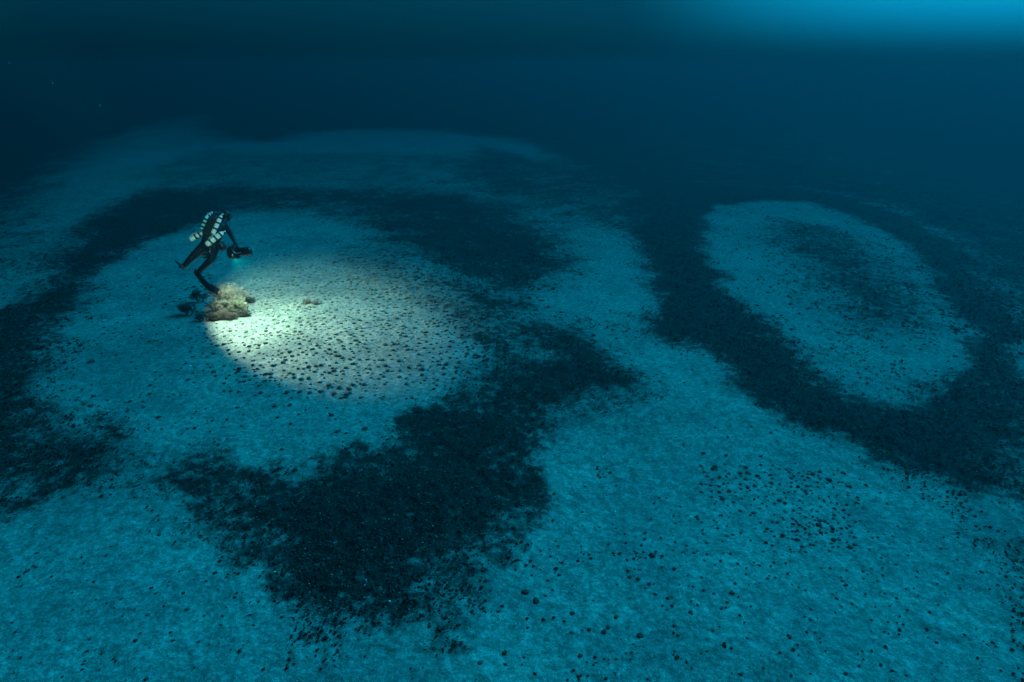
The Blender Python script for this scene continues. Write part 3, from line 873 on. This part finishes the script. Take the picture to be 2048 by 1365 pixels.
def build_diver():
    root = thing('person', dp(555, 590), 'diver in black drysuit and hood gliding above the coral, one fin trailing', 'person')
    bm = bmesh.new()
    hip, waist, chest, neck = dp(560, 585, .02), dp(590, 490, .06), dp(640, 370, .16), dp(708, 268, .24)
    head = dp(738, 240, .27)
    def blob(a, b, ra, rb, wide=1.0): add_capsule(bm, a, b, ra, rb)
    # trunk: paired capsules give a body wider than deep
    for s in (-1, 1):
        blob(hip + VX * .085 * s, waist + VX * .085 * s, .130, .130)
        blob(waist + VX * .085 * s, chest + VX * .105 * s, .130, .15)
        blob(chest + VX * .105 * s, neck + VX * .06 * s - VY * .06, .15, .09)
    blob(neck - VY * .06, head, .07, .075)
    # head: skull, jaw, nose, brow; it looks right and down towards the light pool
    fdir = (VX * .82 - VY * .42 + VZ * .35).normalized()
    hup = (VY * .85 + VX * .35).normalized(); hside = fdir.cross(hup).normalized()
    add_ball(bm, head + hup * .025, (.112, .096, .118), 3, Matrix((fdir, hside, hup)).transposed())
    add_ball(bm, head + fdir * .045 - hup * .055, (.055, .058, .055), 3)
    add_capsule(bm, head + fdir * .095 + hup * .01, head + fdir * .118 - hup * .02, .012, .017, 10)
    for s in (-1, 1): add_ball(bm, head + hside * .082 * s, (.018, .02, .03), 2)
    # right arm down to the scooter handle
    sh, el, wr = dp(745, 345, .20), dp(806, 440, .14), dp(846, 528, .08)
    blob(chest + VX * .1 + VY * .05, sh, .12, .105); blob(sh, el, .098, .074); blob(el, wr, .070, .045)
    palm = dp(857, 552, .07); blob(wr, palm, .038, .036)
    for k in range(4):                                       # four gloved fingers closed round the handle bar
        b0 = palm + VX * (.018 - .016 * k) * 1.3 + VZ * (.02 - .012 * k) - VY * .012
        L = (.036, .040, .038, .030)[k]
        m1 = b0 - VY * L - VZ * .022; m2 = m1 - VY * .012 + VZ * .022; m3 = m2 + VY * .018 + VZ * .020
        for u, v, r in ((b0, m1, .0105), (m1, m2, .0098), (m2, m3, .009)): add_capsule(bm, u, v, r, r * .95, 8)
    t0 = palm + VX * .032 + VY * .006; t1 = t0 + VX * .016 - VY * .03; t2 = t1 - VX * .012 - VY * .022
    add_capsule(bm, t0, t1, .0125, .0115, 8); add_capsule(bm, t1, t2, .0115, .010, 8)
    # left arm bent in front of the chest, hand round the lamp
    sh, el, wr = dp(600, 300, .26), dp(592, 400, .48), dp(650, 436, .56)
    blob(chest - VX * .1 + VY * .05, sh, .11, .085); blob(sh, el, .076, .060); blob(el, wr, .058, .040)
    palm = dp(676, 446, .58); blob(wr, palm, .038, .036)
    for k in range(4):
        b0 = palm + VX * .02 + VY * (.02 - .016 * k)
        m1 = b0 + VX * .034 - VZ * .012; m2 = m1 + VX * .010 - VZ * .026; m3 = m2 - VX * .016 - VZ * .016
        for u, v, r in ((b0, m1, .0105), (m1, m2, .0098), (m2, m3, .009)): add_capsule(bm, u, v, r, r * .95, 8)
    t0 = palm + VY * .034; t1 = t0 + VX * .028 + VY * .010; t2 = t1 + VX * .022 - VZ * .01
    add_capsule(bm, t0, t1, .0125, .0115, 8); add_capsule(bm, t1, t2, .0115, .010, 8)
    # legs
    kL, aL, tL = dp(375, 700, -.02), dp(268, 812, -.16), dp(238, 818, -.26)
    hL, hR = dp(500, 590, .03), dp(608, 610, .03)
    blob(hip - VX * .05, hL, .140, .128); blob(hL, kL, .126, .086); blob(kL, aL, .086, .054); blob(aL, tL, .052, .042)
    kR, aR, tR = dp(582, 738, -.10), dp(445, 868, .02), dp(402, 880, -.02)
    blob(hip + VX * .05, hR, .140, .130); blob(hR, kR, .130, .094); blob(kR, aR, .090, .054); blob(aR, tR, .052, .040)
    fuse('body', bm, .0075, M['suit'], root, 5)

    # fins: foot pocket and blade with side ribs, in one moulding each
    def fin(path, widths, wdir, thick=.009):
        bm = bmesh.new(); pts = [Vector(p) for p in path]; rows = []
        for i, p in enumerate(pts):
            d = (pts[min(i + 1, len(pts) - 1)] - pts[max(i - 1, 0)]).normalized()
            w = (wdir - d * wdir.dot(d)).normalized(); nn = d.cross(w).normalized(); t = thick * (1.8 - 1.2 * i / len(pts))
            prof = [(-1, 1.6), (-.9, 1.9), (-.82, 1), (-.3, 1), (0, 1.3), (.3, 1), (.82, 1), (.9, 1.9), (1, 1.6)]
            top = [bm.verts.new(p + w * q * widths[i] + nn * t * h) for q, h in prof]
            bot = [bm.verts.new(p + w * q * widths[i] - nn * t * h) for q, h in prof][::-1]
            rows.append(top + bot)
        n = len(rows[0])
        for a, b in zip(rows, rows[1:]):
            for k in range(n): bm.faces.new((a[k], b[k], b[(k + 1) % n], a[(k + 1) % n]))
        bm.faces.new(rows[0][::-1]); bm.faces.new(rows[-1])
        return obj('fin', bm, M['rubber'], root)
    f1 = fin([dp(398, 866, -.02), dp(425, 900, -.03), dp(462, 945, -.04), dp(500, 993, -.04), dp(545, 1036, -.02), dp(600, 1070, .02), dp(664, 1102, .06)],
             [.050, .060, .072, .082, .090, .096, .100], (VX * .55 + VY * .62 - VZ * .55).normalized())
    bm = bmesh.new(); add_capsule(bm, dp(448, 880, .02), dp(412, 884, -.02), .050, .050); add_capsule(bm, dp(412, 884, -.02), dp(446, 925, -.03), .046, .030)
    obj('foot_pocket', bm, M['rubber'], f1)
    f2 = fin([dp(262, 830, -.2), dp(240, 806, -.30), dp(222, 790, -.42), dp(208, 778, -.54), dp(200, 770, -.64)],
             [.050, .055, .06, .065, .07], (VX * .8 - VY * .6).normalized())
    bm = bmesh.new(); add_capsule(bm, dp(266, 820, -.18), dp(240, 812, -.28), .050, .042)
    obj('foot_pocket', bm, M['rubber'], f2)

    # mask and mouthpiece hose
    bm = bmesh.new(); ax = (fdir, hside, hup)
    add_rbox(bm, head + fdir * .108 + hup * .03, ax, (.028, .078, .045), .018)
    mk = obj('dive_mask', bm, M['rubber'], root)
    bm = bmesh.new(); add_rbox(bm, head + fdir * .134 + hup * .03, ax, (.006, .066, .034), .005); obj('mask_glass', bm, M['glass'], mk)
    bm = bmesh.new()
    add_tube(bm, [head + hup * .02 + fdir * (.0) + hside * .1 * math.cos(a) + fdir * .1 * math.sin(a) for a in np.linspace(-math.pi * .98, math.pi * .02, 14)], .009, 6)
    obj('mask_strap', bm, M['rubber'], mk)
    # harness straps on the body
    bm = bmesh.new()
    ring = [waist - VY * .05 + VX * .215 * math.cos(a) + VZ * .14 * math.sin(a) + VY * .03 * math.cos(a) for a in np.linspace(0, 2 * math.pi, 28)]
    add_tube(bm, ring, .016, 6); obj('harness_belt', bm, M['plastic'], root)
    return head, fdir, hup, hside


head, fdir, hup, hside = build_diver()


def cylinder_part(name, parent, a, b, r, m, bands, label=None, valve=True):
    """A steel gas cylinder from its valve end a to its round foot b."""
    a, b = Vector(a), Vector(b); L = (b - a).length; d = (b - a).normalized()
    bm = bmesh.new()
    pr = [(0, .0), (0, r * .34), (.012, r * .38), (.03, r * .62), (.055, r * .88), (.085, r)]
    pr += [(L - .05, r), (L - .03, r * .96), (L - .012, r * .80), (L - .003, r * .5), (L, 0)]
    add_lathe(bm, a, b, pr, 24); o = obj(name, bm, m, parent)
    if label: o['label'] = label
    for f in bands:
        bm = bmesh.new(); c = a + d * L * f
        add_lathe(bm, c - d * .021, c + d * .021, [(0, r * .9), (0, r * 1.06), (.003, r * 1.1), (.039, r * 1.1), (.042, r * 1.06), (.042, r * .9)], 24)
        obj('strap', bm, M['plastic'], o)
    if valve:
        bm = bmesh.new(); u, v = frame(d)
        add_lathe(bm, a - d * .05, a + d * .004, [(0, .012), (.01, .02), (.04, .02), (.054, .016)], 12)
        add_tube(bm, [a - d * .03 - u * .05, a - d * .03 + u * .05], [.016, .016], 10)
        obj('valve', bm, M['steel'], o)
    return o


def build_pack():
    t = thing('breathing_unit', dp(560, 420, -.06), 'black breathing unit with two slim cylinders on the diver back', 'dive gear')
    axis = (dp(650, 250, .0) - dp(540, 500, -.06)).normalized()
    side = (VX - axis * VX.dot(axis)).normalized(); out = axis.cross(side).normalized()
    if out.dot(VZ) > 0: out = -out
    c = (dp(650, 250, .0) + dp(540, 500, -.06)) / 2 + out * .05
    bm = bmesh.new(); add_rbox(bm, c, (side, axis, out), (.125, .235, .085), .05); case = obj('case', bm, M['pack'], t)
    bm = bmesh.new()
    for k in range(5): add_rbox(bm, c + out * .083 + axis * (-.15 + .075 * k), (side, axis, out), (.085, .012, .012), .006)
    obj('cover_ribs', bm, M['plastic'], case)
    cylinder_part('cylinder', t, dp(700, 232, -.16), dp(598, 448, -.24), .051, M['white'], (.16, .42, .72), 'white slim cylinder at the right of the pack')
    cylinder_part('cylinder', t, dp(545, 225, -.08), dp(470, 392, -.16), .042, M['turq'], (.34, .60, .85), 'white slim cylinder, water light painted in turquoise, at the left of the pack')
    # corrugated loop hose from the pack over the left shoulder to the mouth
    bm = bmesh.new(); ctrl = [dp(560, 238, -.06), dp(585, 205, .02), dp(630, 205, .1), dp(690, 215, .30), dp(760, 270, .42), head + fdir * .13 - hup * .055]
    pts, rad = [], []
    for i in range(len(ctrl) - 1):
        p0, p1, p2, p3 = ctrl[max(i - 1, 0)], ctrl[i], ctrl[i + 1], ctrl[min(i + 2, len(ctrl) - 1)]
        for k in range(12):
            s = k / 12
            pts.append(.5 * ((2 * p1) + (p2 - p0) * s + (2 * p0 - 5 * p1 + 4 * p2 - p3) * s * s + (3 * p1 - p0 - 3 * p2 + p3) * s ** 3))
            rad.append(.026 if len(pts) % 2 else .020)
    add_tube(bm, pts, rad, 10); obj('corrugated_hose', bm, M['rubber'], t)
    bm = bmesh.new()
    for s, e in ((2, 5), (8, 10), (13, 15)): add_tube(bm, pts[s:e], .0285, 12)
    obj('hose_clamps', bm, M['white'], t)
    bm = bmesh.new(); add_tube(bm, [dp(690, 240, -.14), dp(665, 215, -.02), dp(640, 225, .06), dp(620, 260, -.02)], .010, 6)
    obj('gas_hose', bm, M['rubber'], t)
    bm = bmesh.new(); add_tube(bm, [dp(600, 455, -.24), dp(575, 470, -.2), dp(560, 500, -.1)], .009, 6)
    obj('gas_hose', bm, M['rubber'], t)


build_pack()


def stage(label, a, b, r, bands, m, hose):
    t = thing('stage_cylinder', (Vector(a) + Vector(b)) / 2, label, 'gas cylinder', 'spare cylinders clipped to the diver')
    c = cylinder_part('tank', t, a, b, r, m, bands)
    bm = bmesh.new(); d = (Vector(b) - Vector(a)).normalized(); u, v = frame(d)
    add_rbox(bm, Vector(a) - d * .055 + u * .055, (d, u, v), (.022, .035, .022), .01)
    add_tube(bm, hose, .009, 6)
    obj('regulator', bm, M['plastic'], t)
    bm = bmesh.new(); p = Vector(a) + (Vector(b) - Vector(a)) * .35
    add_tube(bm, [p - v * r * 1.15, p - v * r * 1.4 + d * .04, p - v * r * 1.4 + d * .16, p - v * r * 1.1 + d * .2], .007, 6)
    obj('handle_cord', bm, M['cord'], t)
    return t


stage('white spare cylinder slung across the diver right hip, nearest the scooter', dp(722, 425, -.20), dp(522, 572, -.32), .062, (.18, .46, .74), M['white'],
      [dp(730, 410, -.16), dp(745, 395, -.1), dp(720, 375, -.05), dp(690, 400, -.12)])
stage('white spare cylinder sticking out at the diver left hip, above the raised leg', dp(492, 425, -.06), dp(340, 518, -.16), .058, (.30, .58), M['white'],
      [dp(505, 410, -.1), dp(490, 395, -.14), dp(460, 420, -.14), dp(440, 445, -.12), dp(470, 470, -.14)])


# the scooter's headlamp makes the light pool
LAMP = dp(830, 700, .26)
LAMP_DIR = Vector((.378, .242, -1.0)).normalized()
LAMP_POWER, LAMP_COLOR, LAMP_ANGLE = 940.0, (1.0, .53, .365), 104.5


def build_headlamp(t):
    d = LAMP_DIR; tail = LAMP - d * .09
    bm = bmesh.new(); add_lathe(bm, tail, LAMP, [(0, 0), (0, .020), (.008, .026), (.05, .034), (.088, .040), (.09, .040), (.09, .034), (.084, .034), (.080, 0)], 20)
    add_tube(bm, [tail + d * .03, tail + d * .02 - VZ * .05], [.014, .014], 8)
    h = obj('headlamp', bm, M['plastic'], t)
    bm = bmesh.new(); add_lathe(bm, LAMP - d * .009, LAMP - d * .002, [(0, 0), (0, .033), (.004, .032), (.006, .02), (.007, 0)], 20); obj('lens', bm, M['lens'], h)
    l = bpy.data.lights.new('headlamp_beam', 'SPOT'); l.energy = LAMP_POWER; l.color = LAMP_COLOR
    l.spot_size = math.radians(LAMP_ANGLE); l.spot_blend = .38; l.shadow_soft_size = .03
    l.use_nodes = True                                        # wide flood optic: an even wash over flat ground
    n, k = l.node_tree.nodes, l.node_tree.links
    em = n['Emission']; ge = n.new('ShaderNodeNewGeometry'); sx = n.new('ShaderNodeSeparateXYZ')
    k.new(ge.outputs['Incoming'], sx.inputs[0]); prev = sx.outputs['Z']
    for op, v in (('ABSOLUTE', 0), ('MAXIMUM', .30), ('POWER', -0.95)):
        q = n.new('ShaderNodeMath'); q.operation = op; k.new(prev, q.inputs[0]); q.inputs[1].default_value = v; prev = q.outputs[0]
    k.new(prev, em.inputs['Strength'])
    o = bpy.data.objects.new('headlamp_beam', l); COL.objects.link(o)
    o.location = LAMP + d * .035
    ey = Vector((-.46, .89, 0)); ey = (ey - d * ey.dot(d)).normalized(); ex = ey.cross(-d)
    o.rotation_euler = Matrix((ex, ey, -d)).transposed().to_euler(); o.scale = (1.0, 2.35, 1.0)   # an oval beam
    o.parent = t; o.matrix_parent_inverse = Matrix.Translation(t.location).inverted()
    l2 = bpy.data.lights.new('headlamp_spill', 'SPOT'); l2.energy = 100.0; l2.color = (.30, .75, .50)    # second lamp added for weak spill round the beam, tinted greenish
    l2.spot_size = math.radians(150); l2.spot_blend = 1.0; l2.shadow_soft_size = .03
    o2 = bpy.data.objects.new('headlamp_spill', l2); COL.objects.link(o2)
    o2.location = LAMP + d * .035; o2.rotation_euler = Vector((.75, -.05, -.66)).to_track_quat('-Z', 'Y').to_euler()
    o2.parent = t; o2.matrix_parent_inverse = Matrix.Translation(t.location).inverted()


def build_scooter():
    a, b = dp(1022, 640, .02), dp(880, 652, .06)                 # nose to motor
    t = thing('dive_scooter', (a + b) / 2, 'black torpedo dive scooter held at arm length by the diver', 'scooter')
    d = (b - a).normalized(); L = (b - a).length
    u = (VY - d * VY.dot(d)).normalized(); v = d.cross(u)
    bm = bmesh.new()
    add_lathe(bm, a, b, [(-.04, 0), (-.036, .045), (-.022, .078), (0, .098), (.03, .106), (.05, .106), (.053, .100), (L * .6, .100), (L * .85, .094), (L, .070), (L + .09, .035), (L + .14, 0)], 32)
    obj('hull', bm, M['plastic'], t)
    bm = bmesh.new(); add_lathe(bm, a + d * .055, a + d * .085, [(0, .099), (0, .111), (.03, .111), (.03, .099)], 32); obj('clamp_ring', bm, M['pack'], t)
    c = b - d * .0
    bm = bmesh.new(); R0 = .158
    # propeller guard: an open ring, six struts
    seg = 36; prof = [(0, R0 - .012), (-.006, R0), (.02, R0 + .004), (.16, R0 - .004), (.196, R0 - .02), (.19, R0 - .03), (.15, R0 - .018), (.02, R0 - .014)]
    rings = []
    for s, r in prof: rings.append([bm.verts.new(c + d * s + (u * math.cos(2 * math.pi * k / seg) + v * math.sin(2 * math.pi * k / seg)) * r) for k in range(seg)])
    rings.append(rings[0])
    for p, q in zip(rings, rings[1:]):
        for k in range(seg): bm.faces.new((p[k], q[k], q[(k + 1) % seg], p[(k + 1) % seg]))
    for k in range(6):
        w = u * math.cos(k * math.pi / 3) + v * math.sin(k * math.pi / 3)
        add_tube(bm, [c + d * .03 + w * .055, c + d * .03 + w * (R0 - .006)], [.012, .009], 6)
    obj('propeller_guard', bm, M['plastic'], t)
    bm = bmesh.new()
    for k in range(3):
        w = u * math.cos(k * 2.094 + .4) + v * math.sin(k * 2.094 + .4); w2 = d.cross(w)
        vs = []
        for s, hw, tw in ((.02, .02, .5), (.07, .035, .35), (.125, .02, .2)):
            for q in (-1, 1): vs.append(bm.verts.new(c + d * (.11 + q * hw * tw) + w * s + w2 * q * hw))
        for i in (0, 2): bm.faces.new((vs[i], vs[i + 1], vs[i + 3], vs[i + 2]))
    geom = bmesh.ops.solidify(bm, geom=bm.faces[:], thickness=.006)
    obj('propeller', bm, M['rubber'], t)
    bm = bmesh.new(); h = dp(858, 578, .07)
    add_tube(bm, [c + u * (R0 - .01) - d * .02, h - d * .03, h + d * .035, c + u * (R0 - .01) + d * .12], [.014, .015, .015, .014], 8)
    obj('handle', bm, M['rubber'], t)
    bm = bmesh.new(); add_rbox(bm, dp(825, 685, -.10), (u, v, d), (.028, .006, .009), .004); obj('reflective_tag', bm, M['white'], t)
    bm = bmesh.new(); add_tube(bm, [dp(812, 608, -.1), dp(835, 640, -.1), dp(866, 668, -.07), dp(900, 662, -.05), dp(935, 650, -.05)], .005, 5); obj('tow_cord', bm, M['steel'], t)
    build_headlamp(t)


build_scooter()


def build_gear():
    c = dp(712, 592, -.02)
    t = thing('gear_pouch', c, 'rounded black gear pouch hanging at the diver right hip', 'pouch')
    bm = bmesh.new(); add_ball(bm, c, (.088, .07, .098), 3, Matrix.Rotation(.3, 3, 'Y')); add_ball(bm, c + VY * .07 - VX * .0, (.07, .06, .05), 3)
    fuse('bag', bm, .012, M['rubber'], t, 3)
    bm = bmesh.new(); add_tube(bm, [c + VX * .082 * math.cos(a) + VY * (.03 + .02 * math.sin(a)) - VZ * .08 * abs(math.sin(a)) for a in np.linspace(0, math.pi, 12)], .010, 6); obj('flap_edge', bm, M['pack'], t)
    bm = bmesh.new(); add_rbox(bm, dp(692, 556, -.115), (VX, VY, VZ), (.030, .010, .006), .004); add_rbox(bm, dp(705, 575, -.12), (VX, VY, VZ), (.012, .010, .006), .004); obj('buckle', bm, M['steel'], t)
    c = dp(514, 690, -.10)
    t = thing('line_reel', c, 'small black line reel dangling between the diver thighs', 'reel')
    ax = (VX * .5 - VZ * .8 + VY * .1).normalized(); u, v = frame(ax)
    bm = bmesh.new()
    for s in (-.028, .022): add_lathe(bm, c + ax * s, c + ax * (s + .006), [(0, .02), (0, .056), (.002, .058), (.006, .056), (.006, .02)], 24)
    obj('flange', bm, M['plastic'], t)
    bm = bmesh.new(); add_lathe(bm, c - ax * .024, c + ax * .024, [(0, .0), (0, .038), (.024, .043), (.048, .038), (.048, 0)], 20); obj('wound_line', bm, M['cord'], t)
    bm = bmesh.new(); add_tube(bm, [c + VY * .05, c + VY * .10 + VX * .02, dp(545, 618, -.09), dp(560, 600, -.09)], .006, 6); add_tube(bm, [c - VX * .05, c - VX * .05 - VY * .06, c + VX * .03 - VY * .06, c + VX * .04], .009, 6)
    obj('lanyard', bm, M['plastic'], t)
    t = thing('bolt_snap', dp(572, 640, -.14), 'string of steel clips hanging on the diver right thigh', 'clip')
    bm = bmesh.new()
    for k, (x, y) in enumerate(((572, 615), (568, 645), (574, 675))):
        p = dp(x, y, -.15)
        add_tube(bm, [p + VX * .013 * math.cos(a) + VY * .020 * math.sin(a) for a in np.linspace(0, 5.4, 10)], .005, 5)
    obj('snap_hooks', bm, M['steel'], t)
    bm = bmesh.new(); add_tube(bm, [dp(575, 590, -.15), dp(570, 640, -.15), dp(574, 690, -.15)], .004, 5); obj('webbing', bm, M['plastic'], t)


build_gear()


# ------------------------------------------------------------------ the photographer's strobe, which whitens the cylinders on the diver's back
def build_strobe():
    l = bpy.data.lights.new('camera_strobe', 'SPOT'); l.energy = 15000.0; l.color = (1.0, .42, .30)
    l.spot_size = math.radians(8.0); l.spot_blend = 1.0; l.shadow_soft_size = .06
    o = bpy.data.objects.new('camera_strobe', l); COL.objects.link(o)
    o.location = (-1.2, .2, 7.2)
    o.rotation_euler = (dp(560, 420) - o.location).to_track_quat('-Z', 'Y').to_euler()


build_strobe()

# ------------------------------------------------------------------ the sea water itself
def build_water():
    bm = bmesh.new(); s = bmesh.ops.create_cube(bm, size=1.0)
    for v in s['verts']:
        v.co = Vector((v.co.x * 1240, v.co.y * 1240, -16.0 if v.co.z < 0 else 6.7))
    m = bpy.data.materials.new('sea_water_haze'); m.use_nodes = True
    n, l = m.node_tree.nodes, m.node_tree.links
    n.clear(); o = n.new('ShaderNodeOutputMaterial'); p = n.new('ShaderNodeVolumePrincipled')
    p.inputs['Color'].default_value = (*WATER_SCATTER, 1)
    p.inputs['Absorption Color'].default_value = (*WATER_ABSORB, 1)
    p.inputs['Density'].default_value = WATER_DENSITY
    p.inputs['Anisotropy'].default_value = WATER_G
    l.new(p.outputs['Volume'], o.inputs['Volume'])
    ob = obj('haze', bm, m, None, False)
    tag(ob, 'clear deep blue sea water thickening with distance', 'water', kind='stuff')


build_water()
